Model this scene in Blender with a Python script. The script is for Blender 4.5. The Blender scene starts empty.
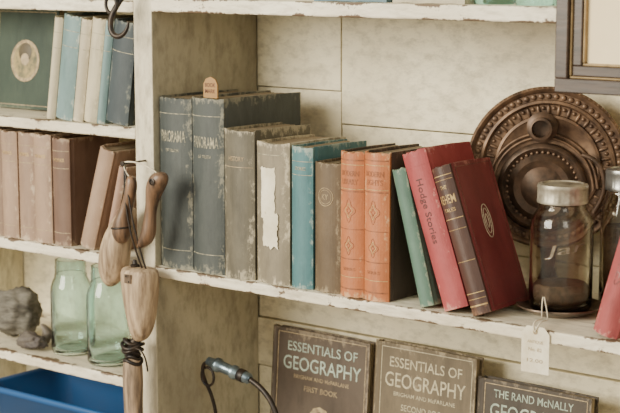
import bpy, bmesh, math, random
from mathutils import Vector, Matrix
random.seed(7)
sc=bpy.context.scene
col=sc.collection
# ------------------------------------------------------------------ materials
def _mat(name):
    m=bpy.data.materials.new(name); m.use_nodes=True
    nt=m.node_tree; b=nt.nodes['Principled BSDF']
    return m,nt,b
def mix(nt,fac,a,b):
    n=nt.nodes.new('ShaderNodeMix'); n.data_type='RGBA'
    for s,v in ((n.inputs[0],fac),(n.inputs[6],a),(n.inputs[7],b)):
        if isinstance(v,bpy.types.NodeSocket): nt.links.new(v,s)
        elif isinstance(v,(int,float)): s.default_value=v
        else: s.default_value=(*v,1) if len(v)==3 else v
    return n.outputs[2]
def ramp(nt,src,lo,hi):
    n=nt.nodes.new('ShaderNodeMapRange'); n.clamp=True
    nt.links.new(src,n.inputs[0]); n.inputs[1].default_value=lo; n.inputs[2].default_value=hi
    return n.outputs[0]
def math_(nt,op,a,b=None):
    n=nt.nodes.new('ShaderNodeMath'); n.operation=op
    for i,v in enumerate((a,b)):
        if v is None: continue
        if isinstance(v,bpy.types.NodeSocket): nt.links.new(v,n.inputs[i])
        else: n.inputs[i].default_value=v
    return n.outputs[0]
def noise(nt,coord='Object',scale=20,stretch=(1,1,1),detail=6,rough=.6,rnd=False):
    tc=nt.nodes.new('ShaderNodeTexCoord'); mp=nt.nodes.new('ShaderNodeMapping')
    nt.links.new(tc.outputs[coord],mp.inputs[0]); mp.inputs['Scale'].default_value=stretch
    if rnd:
        oi=nt.nodes.new('ShaderNodeObjectInfo'); vm=nt.nodes.new('ShaderNodeVectorMath'); vm.operation='SCALE'
        vm.inputs[0].default_value=(7,5,9); nt.links.new(oi.outputs['Random'],vm.inputs['Scale']); nt.links.new(vm.outputs[0],mp.inputs['Location'])
    n=nt.nodes.new('ShaderNodeTexNoise'); n.inputs['Scale'].default_value=scale
    n.inputs['Detail'].default_value=detail; n.inputs['Roughness'].default_value=rough
    nt.links.new(mp.outputs[0],n.inputs[0]); return n.outputs[0]
def bump(nt,b,src,s=.3,d=.001):
    n=nt.nodes.new('ShaderNodeBump'); n.inputs['Strength'].default_value=s; n.inputs['Distance'].default_value=d
    nt.links.new(src,n.inputs['Height']); nt.links.new(n.outputs[0],b.inputs['Normal'])
def simple(name,c,c2=None,rough=.6,metal=0,scale=40,stretch=(1,1,1),bs=.2,lo=.35,hi=.65):
    m,nt,b=_mat(name)
    c2=c2 or tuple(v*.7 for v in c)
    n=noise(nt,'Object',scale,stretch)
    nt.links.new(mix(nt,ramp(nt,n,lo,hi),c,c2),b.inputs['Base Color'])
    b.inputs['Roughness'].default_value=rough; b.inputs['Metallic'].default_value=metal
    if bs: bump(nt,b,n,bs)
    return m
def painted(name,c,grime,chip=(.16,.10,.06),amt=.62,stretch=(1,1,1),edge=None):
    m,nt,b=_mat(name)
    n1=noise(nt,'Object',5,stretch,8,.65); n2=noise(nt,'Object',45,stretch,8,.7)
    n3=noise(nt,'Object',14,(1,1,1),10,.75); n4=noise(nt,'Object',60,(.35,1,1),6,.7)
    c1=mix(nt,ramp(nt,n1,.38,.66),c,grime)
    c2=mix(nt,math_(nt,'MULTIPLY',ramp(nt,n2,.46,.68),.7),c1,tuple(v*.60 for v in grime))
    src=n3
    if edge:   # paint knocked off along the arrises
        tc=nt.nodes.new('ShaderNodeTexCoord'); sp=nt.nodes.new('ShaderNodeSeparateXYZ'); nt.links.new(tc.outputs['Generated'],sp.inputs[0])
        g=sp.outputs[2]; e=math_(nt,'MINIMUM',g,math_(nt,'SUBTRACT',1.0,g))
        e=math_(nt,'MULTIPLY',ramp(nt,e,.25,0.0),ramp(nt,sp.outputs[1],.06,.02))
        src=math_(nt,'ADD',n3,math_(nt,'ADD',math_(nt,'MULTIPLY',e,.13),math_(nt,'MULTIPLY',math_(nt,'SUBTRACT',n4,.5),.25)))
    c3=mix(nt,ramp(nt,src,amt,amt+.03),c2,chip)
    nt.links.new(c3,b.inputs['Base Color']); b.inputs['Roughness'].default_value=.5
    bump(nt,b,n2,.6,.002); return m
def clothmat(name,c,wear,amt=.5,rough=.6):
    """old book cloth: mottled, worn pale at head, tail and joints"""
    m,nt,b=_mat(name)
    n1=noise(nt,'Object',16,(1,1,.45),8,.7,True); n2=noise(nt,'Object',110,(1,1,.6),6,.75,True); n3=noise(nt,'Object',42,(1,1,.2),5,.7,True)
    dkc=tuple(v*.42 for v in c); fade=tuple(v*.82+w_*.18 for v,w_ in zip(c,wear))
    base=mix(nt,ramp(nt,n1,.30,.66),dkc,fade)
    base=mix(nt,.45,base,c)
    base=mix(nt,math_(nt,'MULTIPLY',ramp(nt,n3,.52,.72),.6),base,dkc)
    tc=nt.nodes.new('ShaderNodeTexCoord'); sp=nt.nodes.new('ShaderNodeSeparateXYZ')
    nt.links.new(tc.outputs['Generated'],sp.inputs[0])
    def edge(s): return math_(nt,'MINIMUM',s,math_(nt,'SUBTRACT',1.0,s))
    ez=ramp(nt,edge(sp.outputs[2]),.085,0.0)
    ex=math_(nt,'MULTIPLY',ramp(nt,edge(sp.outputs[0]),.22,0.0),ramp(nt,sp.outputs[1],.075,.04))
    ey=ramp(nt,sp.outputs[1],.95,1.0)
    e=math_(nt,'MAXIMUM',math_(nt,'MAXIMUM',ez,ex),ey)
    w=math_(nt,'ADD',math_(nt,'MULTIPLY',e,.36),math_(nt,'ADD',math_(nt,'MULTIPLY',math_(nt,'SUBTRACT',n2,.5),1.4),math_(nt,'MULTIPLY',math_(nt,'SUBTRACT',n1,.5),1.0)))
    lo=.56-amt*.62
    nt.links.new(mix(nt,math_(nt,'MULTIPLY',ramp(nt,w,lo,lo+.16),.8),base,wear),b.inputs['Base Color'])
    b.inputs['Roughness'].default_value=rough
    bump(nt,b,n2,.5,.0012); return m
def glass(name,c,rough=.03):
    m,nt,b=_mat(name)
    b.inputs['Base Color'].default_value=(*c,1); b.inputs['Transmission Weight'].default_value=1
    b.inputs['Roughness'].default_value=rough; b.inputs['IOR'].default_value=1.45
    bump(nt,b,noise(nt,'Object',25),.2,.0015)
    return m
PAGES=simple('page_edges',(.42,.345,.23),(.16,.12,.075),.9,0,1,(800,14,14),.5,.3,.7)
PAINT_BACK=painted('cream_painted_boards',(.87,.80,.59),(.66,.585,.41),(.28,.21,.13),.68,(.8,1,1.4))
PAINT_SIDE=painted('aged_cream_paint_shaded',(.49,.445,.32),(.31,.275,.195),(.18,.12,.08),.66,(1,1,.5))  # aged cream paint, greyed: the divider side's shade is put into the colour
PAINT_SHELF=painted('shelf_white_paint',(.92,.865,.70),(.68,.60,.44),(.13,.085,.05),.61,(.5,2,2),True)
PAINT_POST=painted('post_white_paint',(.80,.74,.565),(.50,.44,.31),(.13,.085,.05),.62,(2,2,.6))
IRON=simple('black_iron',(.02,.02,.022),(.05,.035,.025),.45,.6,60)
WOODL=simple('bare_weathered_wood',(.50,.37,.24),(.16,.105,.062),.65,0,15,(7,7,.8),.7,.38,.68)
WOODD=simple('dark_oiled_wood',(.22,.125,.07),(.055,.034,.022),.4,0,16,(6,6,.8),.5)
WOODM=simple('grey_brown_wood',(.36,.255,.165),(.10,.07,.048),.65,0,18,(7,7,.8),.8,.38,.62)
BRASS=simple('aged_copper',(.25,.155,.095),(.085,.053,.037),.50,.5,45,(1,1,1),.3)
BRASSD=simple('dark_aged_copper',(.14,.087,.058),(.05,.034,.024),.48,.5,45)
ZINC=simple('zinc_lid',(.52,.48,.38),(.22,.195,.15),.45,.55,50)
TIN=simple('tin_plate',(.30,.22,.16),(.08,.058,.045),.35,.8,50)
GOLD=simple('faded_gilt',(.62,.45,.19),(.34,.20,.08),.5,.2,150,bs=0)
PALE=simple('faded_pale_ink',(.46,.415,.28),(.17,.165,.125),.7,0,170,bs=0,lo=.40,hi=.62)
PALE2=simple('faded_cream_ink',(.56,.50,.34),(.32,.28,.19),.7,0,150,bs=0)
TAN=simple('tan_ink',(.50,.39,.22),(.25,.18,.11),.7,0,130,bs=0)
TEALINK=simple('pale_teal_ink',(.44,.51,.42),(.26,.31,.26),.7,0,110,bs=0)
INK=simple('dark_ink',(.06,.02,.02),(.12,.035,.035),.7,0,60,bs=0)
PAPER=simple('old_paper',(.88,.82,.65),(.66,.59,.42),.85,0,30)
STRING=simple('cotton_string',(.80,.71,.53),None,.9)
# ------------------------------------------------------------------ mesh helpers
def link(o,parent=None):
    col.objects.link(o)
    if parent: o.parent=parent
    return o
def empty(name,loc=(0,0,0),rot=None):
    e=bpy.data.objects.new(name,None); e.empty_display_size=.02; col.objects.link(e)
    e.location=loc
    if rot is not None: e.rotation_euler=rot.to_euler() if isinstance(rot,Matrix) else rot
    return e
def obj(name,bm,mats,parent=None,smooth=False,loc=(0,0,0),bev=0,seg=2):
    bmesh.ops.recalc_face_normals(bm,faces=bm.faces)
    me=bpy.data.meshes.new(name); bm.to_mesh(me); bm.free()
    for m in (mats if isinstance(mats,(list,tuple)) else [mats]): me.materials.append(m)
    if smooth:
        for p in me.polygons: p.use_smooth=True
    o=bpy.data.objects.new(name,me); o.location=loc
    if bev:
        b=o.modifiers.new('bevel','BEVEL'); b.width=bev; b.segments=seg; b.limit_method='ANGLE'
    return link(o,parent)
def addbox(bm,x0,x1,y0,y1,z0,z1,mi=0):
    v=[bm.verts.new((x,y,z)) for x in (x0,x1) for y in (y0,y1) for z in (z0,z1)]
    for f in ((0,1,3,2),(4,6,7,5),(0,4,5,1),(2,3,7,6),(0,2,6,4),(1,5,7,3)):
        bm.faces.new([v[i] for i in f]).material_index=mi
def box(name,x0,x1,y0,y1,z0,z1,mat,parent=None,bev=.0015):
    bm=bmesh.new(); addbox(bm,x0,x1,y0,y1,z0,z1); return obj(name,bm,mat,parent,bev=bev)
def lathe(name,prof,mat,parent=None,seg=56,loc=(0,0,0),axis='z',closed=False,smooth=True,mod=None):
    bm=bmesh.new(); rings=[]
    for r,h in prof:
        ring=[]
        for i in range(seg):
            a=2*math.pi*i/seg; rr=r*(mod(a,r,h) if mod else 1)
            p=(rr*math.cos(a),rr*math.sin(a),h) if axis=='z' else (rr*math.cos(a),-h,rr*math.sin(a))
            ring.append(bm.verts.new(p))
        rings.append(ring)
    n=len(rings)
    for k in range(n if closed else n-1):
        A,B=rings[k],rings[(k+1)%n]
        for i in range(seg):
            j=(i+1)%seg; bm.faces.new((A[i],A[j],B[j],B[i]))
    if not closed:
        if prof[0][0]>1e-5: bm.faces.new(rings[0])
        if prof[-1][0]>1e-5: bm.faces.new(rings[-1])
    bmesh.ops.remove_doubles(bm,verts=bm.verts,dist=1e-6)
    o=obj(name,bm,mat,parent,smooth,loc)
    if smooth:
        e=o.modifiers.new('es','EDGE_SPLIT'); e.split_angle=math.radians(50)
    return o
def loft(name,secs,mat,parent=None,seg=24,loc=(0,0,0)):
    """secs: (cx,cy,cz,rx,ry[,flat]) stacked organic sections; flat<1 squashes the +x (sole) side"""
    bm=bmesh.new(); rings=[]
    for s in secs:
        cx,cy,cz,rx,ry=s[:5]; fl=s[5] if len(s)>5 else 1
        ring=[]
        for i in range(seg):
            c,sn=math.cos(2*math.pi*i/seg),math.sin(2*math.pi*i/seg)
            ring.append(bm.verts.new((cx+rx*c*(fl if c>0 else 1),cy+ry*sn,cz)))
        rings.append(ring)
    for A,B in zip(rings,rings[1:]):
        for i in range(seg):
            j=(i+1)%seg; bm.faces.new((A[i],A[j],B[j],B[i]))
    bm.faces.new(rings[0]); bm.faces.new(rings[-1])
    o=obj(name,bm,mat,parent,True,loc)
    s=o.modifiers.new('sub','SUBSURF'); s.levels=1; s.render_levels=2
    return o
def tube(name,pts,r,mat,parent=None,radii=None,cyc=False):
    cu=bpy.data.curves.new(name,'CURVE'); cu.dimensions='3D'; cu.bevel_depth=r; cu.bevel_resolution=4; cu.use_fill_caps=True
    s=cu.splines.new('NURBS'); s.points.add(len(pts)-1); s.order_u=min(4,len(pts)); s.use_endpoint_u=not cyc; s.use_cyclic_u=cyc
    s.resolution_u=8
    for i,p in enumerate(pts):
        s.points[i].co=(*p,1); s.points[i].radius=radii[i] if radii else 1
    o=bpy.data.objects.new(name,cu); cu.materials.append(mat); link(o,parent); return o
def text_mesh(s,w=None,h=None,bold=0):
    cu=bpy.data.curves.new('t','FONT'); cu.body=s; cu.resolution_u=3; cu.offset=bold
    o=bpy.data.objects.new('t',cu); col.objects.link(o)
    bpy.context.view_layer.update()
    me=bpy.data.meshes.new_from_object(o.evaluated_get(bpy.context.evaluated_depsgraph_get()))
    bpy.data.objects.remove(o)
    xs=[v.co.x for v in me.vertices]; ys=[v.co.y for v in me.vertices]
    W=max(xs)-min(xs); H=max(ys)-min(ys); cx=(max(xs)+min(xs))/2; cy=(max(ys)+min(ys))/2
    sx=(w/W) if w else h/H; sy=(h/H) if h else sx
    for v in me.vertices: v.co=((v.co.x-cx)*sx,(v.co.y-cy)*sy,0)
    return me
def place_text(name,s,w,h,mat,parent,fn):
    me=text_mesh(s,w,h,.006)
    for v in me.vertices: v.co=fn(v.co.x,v.co.y)
    me.materials.clear(); me.materials.append(mat)
    o=bpy.data.objects.new(name,me); return link(o,parent)
# ------------------------------------------------------------------ book
def book(name,loc,w,h,d,cover,lean=0,right=False,rot=None,spine=None,stexts=(),ctexts=(),bands=(),bulge=.004,cframe=None,pages=PAGES,parent=None,extra=None):
    if rot is None: rot=Matrix.Rotation(math.radians(lean),3,'Y')
    e=empty(name,loc,rot)
    if parent: e.parent=parent
    ox=-w if right else 0
    t=.003
    ysp=lambda x: .004-(.004+bulge)*(1-((x-ox-w/2)/(w/2))**2)
    outer=[(0,d),(0,d*.6),(0,.014),(.0014,.009),(0,.004)]
    K=12
    outer+=[(w*i/K, ysp(ox+w*i/K)) for i in range(1,K)]
    outer+=[(w,.004),(w-.0014,.009),(w,.014),(w,d*.6),(w,d)]
    inner=[(min(max(x,t),w-t), max(y,.0045)) for x,y in outer]
    bm=bmesh.new()
    n=len(outer)
    # worn head and tail: slightly ragged spine ends, rounded-off board corners
    jt=[random.uniform(-.0024,.0006) if 4<=i<=n-5 else (-.0016 if i in (0,n-1) else 0) for i in range(n)]
    jb=[random.uniform(0,.0010) if 5<=i<=n-6 else (.0008 if i in (0,n-1) else 0) for i in range(n)]
    if abs(lean)>0: jb=[0]*n
    O=[[bm.verts.new((x+ox,y,jb[i])) for i,(x,y) in enumerate(outer)],[bm.verts.new((x+ox,y,h+jt[i])) for i,(x,y) in enumerate(outer)]]
    I=[[bm.verts.new((x+ox,y,jb[i])) for i,(x,y) in enumerate(inner)],[bm.verts.new((x+ox,y,h+jt[i])) for i,(x,y) in enumerate(inner)]]
    for i in range(n-1):
        sp=1 if 3<=i<=n-5 else 0
        for q in ((O[0][i],O[0][i+1],O[1][i+1],O[1][i]),(I[0][i],I[1][i],I[1][i+1],I[0][i+1]),
                  (O[1][i],O[1][i+1],I[1][i+1],I[1][i]),(O[0][i],I[0][i],I[0][i+1],O[0][i+1])):
            try: bm.faces.new(q).material_index=sp
            except ValueError: pass
    for i in (0,n-1): bm.faces.new((O[0][i],O[1][i],I[1][i],I[0][i]))
    obj('cover',bm,[cover,spine or cover],e,bev=.0007,seg=1)
    bm=bmesh.new()   # page block with uneven gatherings at the head
    k=max(4,int((w-2*t)/.0035)); xs=[ox+t+(w-2*t)*i/k for i in range(k+1)]
    for a,b_ in zip(xs,xs[1:]): addbox(bm,a,b_,.0046,d-.004-random.uniform(0,.0012),.003,h-.0035-random.uniform(0,.0018))
    obj('page_block',bm,pages,e)
    for k,(s,tw,th,z,m,vert) in enumerate(stexts):
        if vert: fn=lambda a,b,z=z:(ox+w/2+b, ysp(ox+w/2+b)-.0004, z-a)
        else: fn=lambda a,b,z=z:(ox+w/2+a, ysp(ox+w/2+a)-.0004, z+b)
        place_text('spine_lettering_%d'%(k+1),s,tw,th,m,e,fn)
    for k,(z,hh,m) in enumerate(bands):
        bm=bmesh.new(); xs=[ox+w*(.03+.94*i/12) for i in range(13)]
        for a,b in zip(xs,xs[1:]):
            bm.faces.new([bm.verts.new(p) for p in ((a,ysp(a)-.0003,z),(b,ysp(b)-.0003,z),(b,ysp(b)-.0003,z+hh),(a,ysp(a)-.0003,z+hh))])
        bmesh.ops.remove_doubles(bm,verts=bm.verts,dist=1e-6)
        obj('spine_band_%d'%(k+1),bm,m,e)
    X=ox+w+.0004
    for k,(s,tw,th,y,z,m) in enumerate(ctexts):
        place_text('cover_lettering_%d'%(k+1),s,tw,th,m,e,lambda a,b,y=y,z=z:(X,y+a,z+b))
    if cframe:
        mg,lw,m=cframe; bm=bmesh.new()
        y0,y1,z0,z1=mg+.008,d-mg,mg,h-mg
        for a in ((y0,y1,z0,z0+lw),(y0,y1,z1-lw,z1),(y0,y0+lw,z0,z1),(y1-lw,y1,z0,z1)):
            addbox(bm,X-.0006,X,a[0],a[1],a[2],a[3])
        obj('cover_border',bm,m,e)
    if extra: extra(e,X,ysp,ox)
    return e
# ------------------------------------------------------------------ room shell and shelving
box('wall_back',-2.2,2.8,.27,.37,-1.1,1.6,simple('plaster',(.60,.56,.45),(.50,.47,.37),.9,0,6),bev=0)
box('floor',-2.2,2.8,-3.2,.27,-1.16,-1.1,simple('floor_boards',(.26,.17,.10),(.14,.09,.05),.6,0,6,(1,8,1)),bev=0)
unit=empty('wall_shelving_unit')
box('divider_left_bay',-.645,-.605,0,.25,-1.1,1.0,PAINT_POST,unit)
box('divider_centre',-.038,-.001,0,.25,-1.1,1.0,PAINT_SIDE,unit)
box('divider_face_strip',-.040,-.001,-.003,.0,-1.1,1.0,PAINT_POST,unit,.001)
box('divider_right',.870,.910,-.002,.25,-1.1,1.0,PAINT_POST,unit)
for i,(x0,x1,z0,z1,y) in enumerate([
  (-.605,-.038,.30,1.0,.250),(-.605,-.038,.12,.2985,.251),(-.605,-.038,-.06,.1185,.250),(-.605,-.038,-.25,-.0615,.252),(-.605,-.038,-1.1,-.2515,.250),
  (-.001,.176,.272,1.0,.250),(-.001,.176,-.03,.2705,.2515),
  (.178,.870,.219,1.0,.2505),(.178,.870,.04,.2170,.252),(.178,.870,-.03,.0385,.2505),
  (-.001,.870,-.125,-.032,.2525),(-.001,.870,-.21,-.1275,.2485),(-.001,.870,-1.1,-.212,.251)]):
    box('back_board_%d'%(i+1),x0,x1,y,.268,z0,z1,PAINT_BACK,unit,.0012)
def shelf(nm,x0,x1,z,th=.018,front=-.004):
    box(nm,x0,x1,front,.248,z-th,z,PAINT_SHELF,unit,.0025)
shelf('shelf_top',-.001,.870,.423,.021,-.005)
shelf('shelf_main',-.001,.870,0,.017,-.006)
shelf('shelf_bottom',-.001,.870,-.38,.02)
shelf('shelf_left_top',-.605,-.040,.418,.018)
shelf('shelf_left_upper',-.605,-.040,.218)
shelf('shelf_left_middle',-.605,-.040,.006)
shelf('shelf_left_lower',-.605,-.040,-.194)
shelf('shelf_left_bottom',-.605,-.040,-.38,.02)
# ------------------------------------------------------------------ main row of books
C=lambda n,c,w,a=.5,r=.6: clothmat(n,c,w,a,r)
slate=C('cloth_slate',(.046,.058,.060),(.26,.245,.18),.47)
book('encyclopedia_volume',(0.0003,.0065,0),.0695,.271,.19,slate,bulge=.006,
     stexts=[('PANORAMA',.050,.018,.210,PALE,False),('OF TRUTH',.026,.005,.188,PALE,False)],bands=[(.245,.0010,PALE),(.03,.001,PALE)])
book('encyclopedia_volume',(.0712,.006,0),.0655,.273,.19,slate,bulge=.006,
     stexts=[('PANORAMA',.050,.018,.205,PALE,False),('OF TRUTH',.026,.005,.183,PALE,False)],bands=[(.245,.0010,PALE),(.03,.001,PALE)])
olive=C('cloth_olive_grey',(.115,.102,.072),(.42,.37,.26),.60)
book('worn_cloth_book',(.1382,.005,0),.0605,.229,.14,olive,bulge=.006,stexts=[('HISTORY',.030,.007,.185,TAN,False)],bands=[(.172,.0008,TAN)])
greyc=C('cloth_dun_grey',(.235,.20,.138),(.55,.48,.34),.56)
def torn(e,X,ysp,ox):
    def patch(nm,x0,x1,z0,z1,off,seed):
        rn=random.Random(seed); bm=bmesh.new(); nx,nz=9,14; G=[]
        for k in range(nz+1):
            f=k/nz; row_=[]
            for i in range(nx+1):
                g=i/nx; x=x0+(x1-x0)*g; z=z0+(z1-z0)*f
                if i in (0,nx): x+=rn.uniform(-.0010,.0010)
                if k==0: z+=rn.uniform(-.003,.003)
                if k==nz: z+=rn.uniform(-.002,.002)
                row_.append(bm.verts.new((x,ysp(x)-off-.0005*(1+math.sin(g*5+f*7)),z)))
            G.append(row_)
        for a,b_ in zip(G,G[1:]):
            for i in range(nx): bm.faces.new((a[i],a[i+1],b_[i+1],b_[i]))
        obj(nm,bm,PAPER,e)
    patch('torn_paper_label',.014,.042,.100,.176,.0006,3)
    patch('torn_paper_scrap',.020,.047,.056,.108,.0018,5)
book('torn_spine_book',(.2015,.007,0),.064,.214,.14,greyc,bulge=.005,extra=torn,bands=[(.195,.001,PALE)])
teal=C('cloth_teal',(.050,.170,.195),(.33,.40,.35),.46)
book('teal_cloth_book',(.2718,.004,0),.040,.212,.135,teal,bulge=.003,stexts=[('STORIES',.020,.005,.18,PALE,False)],bands=[(.19,.0008,PALE),(.17,.0008,PALE)])
brown=C('cloth_olive_brown',(.115,.076,.042),(.30,.235,.145),.46)
def medal(e,X,ysp,ox):
    w=.048
    for k,(r,rr) in enumerate(((.0135,.0006),(.0105,.0004))):
        tube('emblem_ring_%d'%(k+1),[(w/2+r*math.cos(a),ysp(w/2+r*math.cos(a))-.0001,.142+r*math.sin(a)) for a in [i*math.pi/8 for i in range(16)]],rr,TAN,e,cyc=True)
book('brown_cloth_book',(.3142,.006,0),.048,.192,.13,brown,bulge=.004,stexts=[('KY',.011,.008,.142,TAN,False)],extra=medal)
orange=C('leather_orange_tan',(.50,.155,.052),(.60,.37,.20),.52,.45)
umber=C('cloth_dark_umber',(.055,.035,.026),(.2,.13,.09),.40)
UM=simple('umber_tooling',(.17,.060,.026),(.34,.115,.045),.6,0,140,bs=0)
def ob(x,y,w,h,t1,t2):
    def flourish(e,X,ysp,ox):
        for k,(z,s) in enumerate(((h*.60,1),(h*.36,.8))):
            for j in (0,1,2):
                q=(1,.62,.3)[j]; pts=[]
                for i in range(16):
                    a=i*2*math.pi/16; px=w/2+(.0085+.003*math.cos(4*a))*math.cos(a)*s*q; pz=z+(.014+.005*math.cos(4*a))*math.sin(a)*s*q
                    pts.append((px,ysp(px)+.0001,pz))
                tube('tooled_ornament_%d_%d'%(k+1,j+1),pts,.0006,UM if j!=1 else GOLD,e,cyc=True)
    book('orange_leather_book',(x,y,0),w,h,.135,umber,spine=orange,bulge=.006,
     stexts=[(t1,w*.70,.008,h-.031,UM,False),(t2,w*.64,.008,h-.043,UM,False),('SERIES',w*.5,.0045,.042,UM,False)],
     bands=[(h-.013,.0022,UM),(h-.019,.0008,GOLD),(h-.054,.0008,GOLD),(h-.058,.0020,UM),(h*.47,.0012,UM),(.056,.0014,UM),(.030,.0008,GOLD),(.012,.0022,UM)],extra=flourish)
ob(.3628,.004,.0430,.212,'MODERN','LIBRARY'); ob(.4064,.003,.0440,.2145,'MODERN','LIGHTS')
green=C('cloth_sage_green',(.080,.17,.130),(.30,.35,.25),.45)
book('green_cloth_book',(.5035,.005,0),.024,.197,.118,green,lean=-15,bulge=.002)
red=C('cloth_faded_red',(.37,.050,.058),(.58,.28,.23),.45)
book('red_cloth_book',(.5455,.003,0),.041,.226,.116,red,lean=-19.3,bulge=.004,
     stexts=[('Hodge Stories',.092,.013,.14,INK,True)],bands=[(.204,.001,red)])
maroon=C('leather_maroon',(.175,.026,.030),(.38,.15,.12),.38,.42); dark=C('leather_dark_brown',(.060,.026,.02),(.22,.12,.07),.43,.45)
def maroon_x(e,X,ysp,ox):
    for k,(ry,rz) in enumerate(((.010,.024),(.0065,.018),(.003,.010))):
        tube('cover_emblem_%d'%(k+1),[(X-.0003,.056+ry*math.cos(a),.122+rz*math.sin(a)) for a in [i*math.pi/10 for i in range(20)]],.0006,PALE2,e,cyc=True)
book('maroon_leather_book',(.5925,.002,0),.031,.210,.106,maroon,lean=-19.8,spine=dark,bulge=.004,
     stexts=[('REHEM',.024,.012,.163,GOLD,False),('THE',.010,.005,.180,GOLD,False),('TALES',.018,.005,.148,GOLD,False)],
     bands=[(.196,.001,GOLD),(.190,.0006,GOLD),(.135,.001,GOLD),(.12,.0006,GOLD),(.075,.0006,GOLD),(.03,.001,GOLD),(.022,.0006,GOLD),(.012,.002,GOLD)],extra=maroon_x,cframe=(.006,.0007,dark))
pinkred=C('cloth_rose_red',(.37,.062,.066),(.58,.29,.24),.46)
book('rose_cloth_book',(.8115,.002,0),.036,.205,.13,pinkred,lean=15.3,right=True,bulge=.004,stexts=[('STORIES',.08,.012,.11,maroon,True)])
# book mark tab
bmk=empty('wooden_bookmark')
bm=bmesh.new()
pts=[(-.0145,-.0002),(.0145,-.0002),(.0145,.021),(.010,.029),(0,.033),(-.010,.029),(-.0145,.021)]
A=[bm.verts.new((x,0,z)) for x,z in pts]; B=[bm.verts.new((x,.003,z)) for x,z in pts]
bm.faces.new(A); bm.faces.new(B)
for i in range(7): bm.faces.new((A[i],A[(i+1)%7],B[(i+1)%7],B[i]))
obj('tab',bm,simple('tan_bookmark_wood',(.40,.225,.075),(.31,.17,.06),.6,0,30,(1,1,6)),bmk,bev=.0005)
for k,(s,z) in enumerate((('BOOK',.0200),('MARK',.0105))):
    place_text('lettering_%d'%(k+1),s,.021,.0065,INK,bmk,lambda a,b,z=z:(a,-.0003,z+b))
bmk.location=(.091,.030,.2708)
# ------------------------------------------------------------------ jars
def jar(name,loc,r,h,gm,lid=None,contents=None,letter=None,lm=None,cf=.30,nk=.74):
    e=empty(name,loc)
    n=r*nk
    outp=[(0,0.001),(r*.78,.0),(r*.93,.002),(r,.008),(r,h*.30),(r*.995,h*.66),(r*.97,h*.72),(r*.88,h*.775),(n*1.06,h*.82),(n*1.06,h*.845),(n,h*.855),(n*1.04,h*.88),(n,h*.90),(n*1.04,h*.92),(n,h*.94),(n,h)]
    t=.003
    inp=[(max(a-t,0),z) for a,z in outp[3:]]; inp=[(r-t-.008,.006)]+[(r-t,.014)]+inp[1:]
    prof=outp+[(a,z) for a,z in reversed(inp)]+[(0,.005)]
    lathe('glass_body',prof,gm,e)
    if lid:
        R=n*1.14
        lathe('lid',[(R*.97,h*.86),(R,h*.862),(R*1.01,h*.88),(R*.985,h*.89),(R*.985,h*.975),(R*1.01,h*.985),(R*.97,h*1.008),(R*.8,h*1.015),(R*.76,h*1.005),(R*.3,h*1.012),(0,h*1.014)],
              lid,e,seg=96,mod=lambda a,rr,hh:1+(.010*math.sin(a*30) if h*.885<hh<h*.98 else 0))
    if contents:
        rc=r-t-.0015
        lathe('contents',[(0,.0065),(rc-.008,.0075),(rc,.016),(rc,h*cf*.9),(rc*.9,h*cf),(rc*.5,h*cf*.95),(0,h*cf*1.05)],contents,e,mod=lambda a,rr,hh:1-.03*abs(math.sin(a*7+hh*90)))
    if letter:
        a0=math.radians(-52); me=text_mesh(letter,r*1.25,r*.42)
        for v in me.vertices:   # raised script relief wrapped round the jar
            a,b=v.co.x,v.co.y; a+=b*.3
            v.co=((r+.0005)*math.cos(a0+a/r),(r+.0005)*math.sin(a0+a/r),h*.52+b+a*.18)
        me.materials.clear(); me.materials.append(lm or gm)
        link(bpy.data.objects.new('embossed_lettering',me),e)
    return e
aqua=glass('aqua_glass',(.78,.95,.94)); clear=glass('clear_glass',(.93,.90,.82)); tealg=glass('teal_glass',(.35,.70,.72))
EMB=simple('embossed_glass_relief',(.28,.23,.16),(.15,.12,.085),.15,0,80,bs=0)
DARKC=simple('dark_dried_contents',(.12,.075,.048),(.04,.024,.016),.7,0,120,bs=.8)
plate=empty('tin_saucer',(.674,.100,0))
lathe('plate',[(0,.001),(.036,0),(.040,.0015),(.059,.011),(.0605,.0115),(.0602,.0135),(.057,.0125),(.040,.0045),(0,.004)],TIN,plate)
jar('mason_jar_with_zinc_lid',(.674,.100,.0048),.0435,.174,clear,ZINC,DARKC,'Jar',EMB,.22,.70)
jar('storage_jar_with_lid',(.725,.186,0),.034,.194,clear,simple('steel_lid',(.42,.42,.40),(.22,.22,.21),.3,.8),DARKC,cf=.6)
jar('aqua_mason_jar',(-.162,.048,-.194),.037,.168,aqua)
jar('aqua_mason_jar',(-.265,.060,-.194),.036,.165,aqua)
for i,(x,y) in enumerate(((.585,.06),(.655,.05),(.70,.07))):
    e=empty('glass_insulator',(x,y,.423))
    lathe('body',[(0,0),(.026,0),(.028,.003),(.028,.022),(.024,.03),(.026,.034),(.02,.06),(.018,.066),(0,.068)],tealg,e)
book('flat_book',(.30,.02,.423),.13,.02,.10,simple('cloth_dull_blue',(.12,.2,.24)),bulge=.0005)
book('flat_book',(.44,.02,.423),.12,.02,.10,simple('cloth_cream',(.5,.45,.33)),bulge=.0005)
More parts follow.
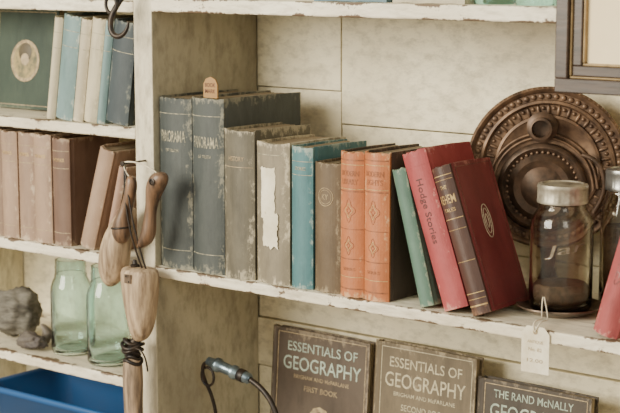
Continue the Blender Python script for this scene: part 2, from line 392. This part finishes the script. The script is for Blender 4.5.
# ------------------------------------------------------------------ ornate copper disc ornament
orn=empty('ornate_copper_reflector',(.604,.178,.189),(0,0,math.radians(25)))
R=.116
lathe('dish',[(0,-.004),(R*.95,-.004),(R,.001),(R,.006),(R*.97,.009),(R*.93,.006),(R*.92,.003),(R*.84,.003),(R*.83,.006),(R*.80,.007),(R*.785,.004),(R*.77,-.0005),(R*.66,-.0015),(R*.65,.003),(R*.62,.004),(R*.60,.002),(R*.3,.001),(0,.001)],BRASS,orn,seg=96,axis='y')
bm=bmesh.new()
def blob(a,r,h,sx,sz,sy=.6):
    mtx=Matrix.Translation((r*math.cos(a),-h,r*math.sin(a)))@Matrix.Rotation(-a,4,'Y')@Matrix.Diagonal((sx,min(sx,sz)*sy,sz,1))
    bmesh.ops.create_icosphere(bm,subdivisions=2,radius=1,matrix=mtx)
for i in range(60): blob(2*math.pi*i/60,R*.88,.0035,.0042,.0042)
for i in range(36):
    blob(2*math.pi*i/36,R*.715,.0,.0075,.0026,.9)
    blob(2*math.pi*(i+.5)/36,R*.735,.0,.003,.003,.9)
for i in range(96): blob(2*math.pi*i/96,R*.985,.007,.0016,.0020)
obj('beaded_ornament',bm,BRASS,orn,True)
lathe('upper_socket',[(0,0),(.021,0),(.022,.004),(.019,.006),(.0145,.008),(.0135,.024),(.016,.026),(.016,.030),(.0125,.031),(.0115,.016),(0,.016)],BRASSD,orn,axis='y',loc=(-.008,-.002,.058))
lathe('inner_medallion',[(0,0),(.062,0),(.064,.004),(.062,.010),(.057,.012),(.054,.009),(.050,.006),(.046,.010),(.040,.016),(.030,.012),(.02,.018),(.008,.021),(0,.021)],BRASSD,orn,axis='y',loc=(-.006,-.001,-.028))
bm=bmesh.new()
for i in range(40): blob(2*math.pi*i/40,.0505,.009,.0024,.0024)
obj('medallion_beads',bm,BRASS,orn,True,loc=(-.006,0,-.028))
for k,r in enumerate((.072,.078)):
    tube('arch_rib_%d'%(k+1),[(-.006+r*math.cos(a),-.004,-.028+r*math.sin(a)) for a in [math.pi*i/12 for i in range(13)]],.002,BRASS,orn)
tube('lever_arm',[(.050,-.020,.022),(.070,-.024,.018),(.084,-.022,-.005),(.084,-.02,-.035),(.068,-.018,-.06)],.0036,BRASSD,orn)
loft('stem',[(0,.008,-.105,.02,.008),(0,.008,-.13,.012,.009),(0,.008,-.16,.012,.010),(0,.008,-.175,.03,.016)],BRASSD,orn)
lathe('foot',[(0,0),(.030,0),(.031,.004),(.028,.008),(.018,.012),(0,.013)],BRASSD,orn,loc=(0,.008,-.1888))
# ------------------------------------------------------------------ picture frame
fr=empty('framed_picture',(.731,-.006,.3165))
FD=simple('dark_walnut_frame',(.065,.038,.026),(.028,.017,.012),.4,0,20,(1,1,8)); FG=simple('gilt_slip',(.36,.25,.12),(.2,.14,.07),.45,.4,50)
W,H=.30,.34
def frame_ring(nm,o0,o1,y0,y1,m):
    bm=bmesh.new()
    for a in ((o0,W-o0,o0,o1),(o0,W-o0,H-o1,H-o0),(o0,o1,o1,H-o1),(W-o1,W-o0,o1,H-o1)):
        addbox(bm,a[0],a[1],y0,y1,a[2],a[3])
    obj(nm,bm,m,fr,bev=.0015)
frame_ring('moulding_outer',0,.018,-.024,0,FD); frame_ring('moulding_step',.018,.021,-.019,-.001,FG); frame_ring('moulding_inner',.021,.034,-.016,-.001,FD); frame_ring('moulding_slip',.034,.0375,-.014,-.001,FG)
box('mat_board',.0375,W-.0375,-.008,-.001,.0375,H-.0375,simple('cream_mat',(.90,.76,.50),(.84,.69,.44),.8,0,10),fr,0)
box('print',.10,W-.10,-.0095,-.008,.10,H-.10,simple('sepia_print',(.35,.28,.2),(.2,.15,.1),.8,0,30),fr,0)
# ------------------------------------------------------------------ price tag
tg=empty('price_tag',(.700,-.0085,.001))
bm=bmesh.new(); pts=[(-.021,-.060),(.021,-.060),(.021,-.006),(.013,.003),(-.013,.003),(-.021,-.006)]
A=[bm.verts.new((x,0,z)) for x,z in pts]; B=[bm.verts.new((x,-.0007,z)) for x,z in pts]
bm.faces.new(A); bm.faces.new(B)
for i in range(6): bm.faces.new((A[i],A[(i+1)%6],B[(i+1)%6],B[i]))
obj('card',bm,PAPER,tg)
lathe('eyelet',[(.0015,0),(.0032,0),(.0034,.0008),(.0015,.001)],TAN,tg,axis='y',seg=20,loc=(0,-.0007,-.004),closed=True)
for k,(s,z,w) in enumerate((('ANTIQUE',-.018,.024),('No. 82',-.028,.02),('12.00',-.043,.024))):
    place_text('writing_%d'%(k+1),s,w,.005,TAN,tg,lambda a,b,z=z:(a,-.0011,z+b))
tube('string',[(0,-.002,-.004),(-.004,-.004,.006),(-.002,.004,.0125),(-.006,.03,.004),(-.022,.05,.012),(-.024,.058,.03)],.0008,STRING,tg)
tube('string_loop',[(0,-.002,-.004),(.005,-.004,.006),(.006,.004,.012),(.002,.03,.004),(-.012,.05,.012),(-.022,.058,.03)],.0008,STRING,tg)
# ------------------------------------------------------------------ lower compartment: face-out textbooks
def rotc(a): return Matrix.Rotation(math.radians(-a),3,'X')@Matrix.Rotation(math.radians(-90),3,'Z')
c1=C('cloth_dark_slate_brown',(.082,.058,.043),(.26,.205,.14),.42); c2=C('cloth_olive_drab',(.135,.102,.062),(.35,.285,.185),.44); c3=C('cloth_black_brown',(.056,.044,.035),(.22,.175,.12),.42)
book('geography_textbook',(.060,.218,-.38),.02,.252,.204,c1,rot=rotc(4),cframe=(.006,.0012,TAN),
  ctexts=[('ESSENTIALS OF',.145,.016,.108,.224,TEALINK),('GEOGRAPHY',.162,.023,.108,.196,TEALINK),('BRIGHAM AND McFARLANE',.115,.0065,.108,.174,TAN),('FIRST BOOK',.070,.009,.108,.156,TAN),('O',.05,.06,.108,.10,TAN)])
book('geography_textbook',(.294,.190,-.38),.02,.267,.190,c2,rot=rotc(4),cframe=(.006,.0012,PALE2),
  ctexts=[('ESSENTIALS OF',.135,.016,.098,.238,PALE2),('GEOGRAPHY',.150,.023,.098,.210,PALE2),('BRIGHAM AND McFARLANE',.115,.0065,.098,.188,PALE2),('SECOND BOOK',.085,.010,.098,.168,PALE2),('O',.06,.07,.098,.10,PALE2)])
book('geography_textbook',(.488,.190,-.38),.022,.240,.194,c3,rot=rotc(4),cframe=(.006,.0012,TAN),
  ctexts=[('THE RAND McNALLY',.135,.012,.098,.220,TEALINK),('GEOGRAPHY',.145,.022,.098,.194,TEALINK),('SCHOOL EDITION',.09,.008,.098,.168,TAN)])
# gooseneck lamp
lamp=empty('gooseneck_lamp',(.183,.075,-.38))
STEEL=simple('blued_steel',(.25,.33,.38),(.09,.12,.15),.3,.8,40)
lathe('base',[(0,0),(.045,0),(.047,.004),(.040,.012),(.012,.018),(0,.02)],IRON,lamp)
tube('neck',[(.012,0,.016),(.016,0,.06),(.014,0,.12),(-.004,0,.17),(-.030,0,.192),(-.055,0,.200)],.0045,IRON,lamp)
h=empty('head',(-.052,0,.2),(0,math.radians(-80),0)); h.parent=lamp
lathe('socket',[(0,0),(.006,0),(.009,.004),(.0095,.03),(.0115,.032),(.0115,.038),(.009,.040),(.009,.065),(.012,.068),(.012,.074),(.0085,.077),(.007,.092),(0,.095)],STEEL,h)
lathe('socket_collar',[(.0098,.012),(.0105,.013),(.0105,.024),(.0098,.025)],IRON,h,closed=True)
tube('cord',[(-.142,0,.214),(-.154,0,.212),(-.158,.0,.195),(-.155,.01,.17),(-.145,.02,.14),(-.145,.03,.06),(-.13,.03,.006)],.003,IRON,lamp)
tube('clip_ring',[(-.148+.014*math.cos(a),.004,.188+.016*math.sin(a)) for a in [i*math.pi/6 for i in range(12)]],.0022,IRON,lamp,cyc=True)
# ------------------------------------------------------------------ left bay
pal=[('dusty_blue',(.16,.27,.28),(.46,.48,.40)),('ivory',(.62,.55,.38),(.38,.33,.22)),('ivory_b',(.50,.44,.31),(.64,.56,.41)),('navy_grey',(.038,.055,.068),(.2,.21,.17)),('rose_beige',(.37,.245,.168),(.58,.46,.33)),('rose_beige_b',(.30,.195,.135),(.54,.43,.31)),('russet_dark',(.16,.090,.062),(.34,.25,.17)),('dusty_pink',(.42,.26,.19),(.60,.48,.35))]
P={n:C('cloth_'+n,c,w,.50) for n,c,w in pal}
row=empty('row_of_leaning_books',(0,0,.218))
rb=-.041-.172*math.sin(math.radians(9))-.002; ca=math.cos(math.radians(9))
for w,h,m in ((.050,.166,'navy_grey'),(.018,.170,'dusty_blue'),(.030,.172,'ivory'),(.024,.170,'ivory_b'),(.040,.174,'dusty_blue'),(.020,.172,'ivory')):
    book('book',(rb,.006,0),w,h,.12,P[m],lean=9,right=True,parent=row,bulge=.003,bands=[(h*.85,.001,PALE),(h*.7,.001,PALE)])
    rb-=(w+.0012)/ca
gb=C('cloth_bottle_green',(.022,.045,.033),(.16,.17,.11),.38)
RP=simple('roundel_paint',(.40,.30,.13),(.10,.10,.06),.6,0,60)
def portrait(e,X,ysp,ox):
    def disc(nm,prof,mat,y,z):
        o=lathe(nm,prof,mat,e,axis='y'); o.matrix_local=Matrix.Translation((X-.0004,y,z))@Matrix.Rotation(math.radians(90),4,'Z'); return o
    disc('portrait_roundel',[(0,0),(.036,0),(.037,.0006),(.0345,.0012),(.034,.0006),(0,.0006)],TAN,.088,.085)
    disc('portrait_ground',[(0,.0005),(.031,.0005),(.031,.0009),(0,.0009)],RP,.088,.085)
    disc('portrait_face',[(0,.0008),(.011,.0008),(.010,.0018),(0,.0020)],simple('portrait_skin',(.5,.4,.26),(.35,.26,.16),.7,0,90),.088,.088)
    disc('portrait_hat',[(0,.001),(.017,.001),(.016,.0016),(0,.0016)],simple('portrait_hat_tone',(.10,.08,.05)),.088,.100)
book('green_portrait_book',(-.505,.115,.218),.02,.178,.168,gb,rot=Matrix.Rotation(math.radians(-6),3,'X')@Matrix.Rotation(math.radians(-90),3,'Z'),cframe=(.006,.001,TAN),extra=portrait)
row2=empty('row_of_matching_books',(0,0,.006))
x=-.46
for i,(w,m) in enumerate(((.040,'rose_beige'),(.040,'rose_beige_b'),(.040,'rose_beige'),(.040,'rose_beige_b'),(.043,'rose_beige'),(.042,'russet_dark'))):
    hh=.186-(.004 if i==5 else 0)
    book('book',(x,.006+.002*(i%2),0),w,hh,.12,P[m],parent=row2,bulge=.004,stexts=[('WORKS',w*.6,.006,hh*.8,GOLD,False)],bands=[(hh*.88,.001,TAN),(hh*.72,.001,TAN),(hh*.12,.001,TAN)])
    x+=w+.0012
x_end=x
book('book',(x_end+.055,.006,0),.034,.176,.12,P['rose_beige'],lean=17.5,right=True,parent=row2,bulge=.004)
book('book',(x_end+.096,.006,0),.018,.15,.12,P['dusty_pink'],lean=15.5,right=True,parent=row2,bulge=.003)
def rock(name,loc,s,mat,seed,cuts=4):
    bm=bmesh.new(); bmesh.ops.create_icosphere(bm,subdivisions=cuts,radius=1)
    from mathutils import noise as mn
    for v in bm.verts:
        p=v.co.copy(); n=mn.fractal(p*1.6+Vector((seed,0,0)),1.0,2.2,4); v.co=p*(1+.35*n)
    for v in bm.verts: v.co=Vector((v.co.x*s[0],v.co.y*s[1],v.co.z*s[2]))
    mz=min(v.co.z for v in bm.verts)
    for v in bm.verts: v.co.z-=mz
    return obj(name,bm,mat,None,True,loc)
RK=simple('grey_driftwood',(.19,.175,.145),(.06,.053,.043),.85,0,30,(1,1,3),.6)
rock('driftwood_chunk',(-.425,.075,-.194),(.048,.04,.042),RK,3)
rock('small_dark_stone',(-.335,.028,-.194),(.030,.018,.015),simple('brown_stone',(.14,.12,.10),(.05,.04,.04),.7,0,40),9)
loft('antler_piece',[(0,0,0,.010,.010),(.004,0,.012,.011,.010),(.012,0,.022,.010,.009),(.006,0,.032,.007,.007),(-.004,0,.038,.004,.004)],simple('horn_brown',(.17,.14,.11),(.06,.05,.04),.6),None,loc=(-.345,.066,-.194))
BL=simple('blue_plastic',(.015,.085,.25),(.015,.075,.22),.35,0,5,bs=0)
bin_=empty('blue_plastic_bin',(-.255,.105,-.38))
def rrect(a,b,r,n=6):
    o=[]
    for cx,cy,s in ((a-r,b-r,0),(-a+r,b-r,1),(-a+r,-b+r,2),(a-r,-b+r,3)):
        for i in range(n+1):
            t=(s+i/n)*math.pi/2; o.append((cx+r*math.cos(t),cy+r*math.sin(t)))
    return o
bm=bmesh.new(); rings=[]
for a,b_,z in ((.175,.085,0),(.186,.092,.100),(.196,.100,.101),(.196,.100,.110),(.189,.095,.112),(.182,.088,.107),(.168,.078,.004)):
    rings.append([bm.verts.new((x,y,z)) for x,y in rrect(a,b_,.03)])
for A,B in zip(rings,rings[1:]):
    k=len(A)
    for i in range(k): bm.faces.new((A[i],A[(i+1)%k],B[(i+1)%k],B[i]))
bm.faces.new(rings[0]); bm.faces.new(rings[-1])
obj('tub',bm,BL,bin_,True)
# ------------------------------------------------------------------ hanging wooden shoe lasts
ls=empty('hanging_shoe_lasts',(0,0,0))
Y=-.045
lathe('nail',[(0,0),(.0016,0),(.0016,.05),(.004,.051),(.004,.053),(0,.0535)],IRON,ls,axis='y',seg=16,loc=(-.018,-.003,.168))
loft('last_dark_heel',[(.054,Y,.160,.005,.006),(.053,Y,.157,.014,.012),(.049,Y,.146,.0185,.015),(.042,Y,.132,.0165,.014),(.036,Y,.114,.0105,.010),(.031,Y,.092,.009,.009),(.029,Y,.070,.012,.011),(.023,Y,.052,.0135,.012),(.013,Y,.040,.010,.010),(.006,Y,.035,.003,.004)],WOODD,ls)
lathe('heel_hole',[(0,.0),(.005,0),(.0055,.001),(.004,.0015),(.0035,-.002),(0,-.002)],IRON,ls,axis='y',loc=(.050,Y-.0145,.146),seg=20)
loft('last_dark_toe',[(-.006,Y-.004,.150,.003,.004),(-.004,Y-.004,.145,.009,.009),(-.006,Y-.004,.125,.010,.010),(-.015,Y-.004,.100,.009,.010),(-.024,Y-.006,.082,.013,.013),(-.027,Y-.006,.062,.017,.015),(-.027,Y-.006,.048,.014,.013),(-.026,Y-.006,.040,.005,.005)],WOODD,ls)
tube('toe_strap',[(-.027+.0165*math.cos(a),Y-.006+.0148*math.sin(a),.066+.002*math.cos(a)) for a in [i*math.pi/6 for i in range(12)]],.0016,IRON,ls,cyc=True)
loft('last_light_forepart',[(-.026,Y+.012,.096,.005,.006),(-.028,Y+.012,.092,.015,.013),(-.034,Y+.010,.076,.021,.018,.8),(-.042,Y+.006,.055,.027,.022,.7),(-.048,Y+.004,.028,.031,.025,.7),(-.054,Y+.004,.000,.030,.024,.8),(-.060,Y+.004,-.020,.022,.018),(-.063,Y+.004,-.032,.010,.009),(-.064,Y+.004,-.035,.004,.004)],WOODL,ls)
loft('last_lower_forepart',[(.004,Y,.005,.018,.012),(.006,Y,.004,.030,.022),(.006,Y,.000,.034,.026),(.008,Y,-.014,.036,.028,.9),(.010,Y,-.040,.035,.027,.75),(.011,Y,-.065,.032,.024,.7),(.010,Y,-.088,.026,.020,.75),(.006,Y,-.106,.016,.014),(.002,Y,-.115,.006,.006)],WOODL,ls)
lathe('last_lower_plug',[(0,0),(.007,0),(.0075,.004),(.004,.006),(.003,.012),(0,.012)],IRON,ls,loc=(-.004,Y,.004),seg=20)
box('hinge_plate',.0,.014,Y-.0285,Y-.0262,-.016,-.002,TIN,ls,.0004)
for k,(xx,zz) in enumerate(((.004,-.005),(.010,-.013))):
    lathe('rivet_%d'%(k+1),[(0,0),(.0016,0),(.0012,.0008),(0,.001)],IRON,ls,axis='y',seg=14,loc=(xx,Y-.0285,zz))
for k,(a,b_) in enumerate((((-.018,-.05,.168),(.012,Y,.004)),((-.018,-.05,.168),(.020,Y,.004)))):
    m=((a[0]+b_[0])/2+.006*(1 if k else -1),(a[1]+b_[1])/2-.020,(a[2]+b_[2])/2)
    tube('wire_%d'%(k+1),[a,m,b_],.0015,IRON,ls)
tube('loop_1',[(-.018,-.05,.170),(.004,-.052,.175),(.03,-.05,.17),(.046,Y,.158)],.0012,STRING,ls)
tube('loop_2',[(-.018,-.05,.170),(-.018,-.055,.16),(-.008,-.05,.148)],.0012,STRING,ls)
tube('loop_3',[(-.018,-.048,.170),(-.03,-.04,.13),(-.028,Y+.012,.094)],.0012,STRING,ls)
loft('handle',[(-.012,Y,-.30,.013,.013),(-.012,Y,-.27,.016,.015),(-.013,Y,-.22,.0155,.014),(-.013,Y,-.18,.018,.016),(-.013,Y,-.150,.016,.015),(-.013,Y,-.142,.013,.013)],WOODM,ls)
for k in range(6):
    z=-.116-.0065*k; r=.014+.004*math.sin(k*1.3)
    tube('knotted_wire_%d'%(k+1),[(-.012+r*math.cos(a),Y+r*math.sin(a),z+.004*math.sin(a*2+k)) for a in [i*math.pi/5 for i in range(10)]],.0030,IRON,ls,cyc=True)
tube('wire_end',[(0,Y-.01,-.125),(.02,Y-.01,-.12),(.027,Y-.01,-.135),(.02,Y,-.16)],.0014,IRON,ls)
loft('ferrule',[(-.012,Y,-.146,.011,.011),(-.012,Y,-.13,.009,.009),(-.006,Y,-.108,.008,.008)],IRON,ls)
# iron hook at the top of the post
hk=empty('iron_hook',(-.02,-.003,.40))
tube('stem',[(0,-.002,.06),(0,-.012,.045),(-.004,-.03,.035),(-.012,-.045,.012),(-.022,-.05,-.010),(-.018,-.052,-.032),(.0,-.05,-.038),(.014,-.048,-.026),(.016,-.047,-.012)],.0046,IRON,hk,radii=[1.2,1.1,1,1,1,1,.9,.7,.4])
lathe('mount_plate',[(0,0),(.014,0),(.014,.003),(.008,.005),(0,.006)],IRON,hk,axis='y',loc=(0,0,.052),seg=24)
tube('ring',[(-.020+.012*math.cos(a),-.048,.014+.014*math.sin(a)) for a in [i*math.pi/6 for i in range(12)]],.0028,IRON,hk,cyc=True)
# ------------------------------------------------------------------ light
w=bpy.data.worlds.new('World'); sc.world=w; w.use_nodes=True
bg=w.node_tree.nodes['Background']; bg.inputs[0].default_value=(1.0,.935,.77,1); bg.inputs[1].default_value=.72
def area(nm,loc,tgt,size,e,c):
    l=bpy.data.lights.new(nm,'AREA'); l.shape='RECTANGLE'; l.size=size[0]; l.size_y=size[1]; l.energy=e; l.color=c
    o=bpy.data.objects.new(nm,l); col.objects.link(o); o.location=loc
    o.rotation_euler=(Vector(tgt)-Vector(loc)).to_track_quat('-Z','Y').to_euler()
area('window_light',(-.8,-3.0,1.1),(.25,.1,.05),(1.8,1.5),225,(1.0,.93,.76))
area('side_window_light',(2.6,-1.9,1.2),(.4,.1,.0),(.9,1.2),16,(1.0,.92,.76))
# ------------------------------------------------------------------ camera
th=math.radians(38.55); ph=math.radians(8.81)
Rv=Vector((math.cos(th),math.sin(th),0)); hd=Vector((-math.sin(th),math.cos(th),0))
F=hd*math.cos(ph)-Vector((0,0,math.sin(ph))); U=hd*math.sin(ph)+Vector((0,0,math.cos(ph)))
loc=Vector((1.752,-1.807,.484))
cd=bpy.data.cameras.new('camera'); cam=bpy.data.objects.new('camera',cd); col.objects.link(cam)
m=Matrix((Rv,U,-F)).transposed().to_4x4(); m.translation=loc; cam.matrix_world=m
cd.sensor_width=36; cd.lens=92.9; cd.clip_start=.05
cd.dof.use_dof=True; cd.dof.focus_distance=2.33; cd.dof.aperture_fstop=8.0
sc.camera=cam
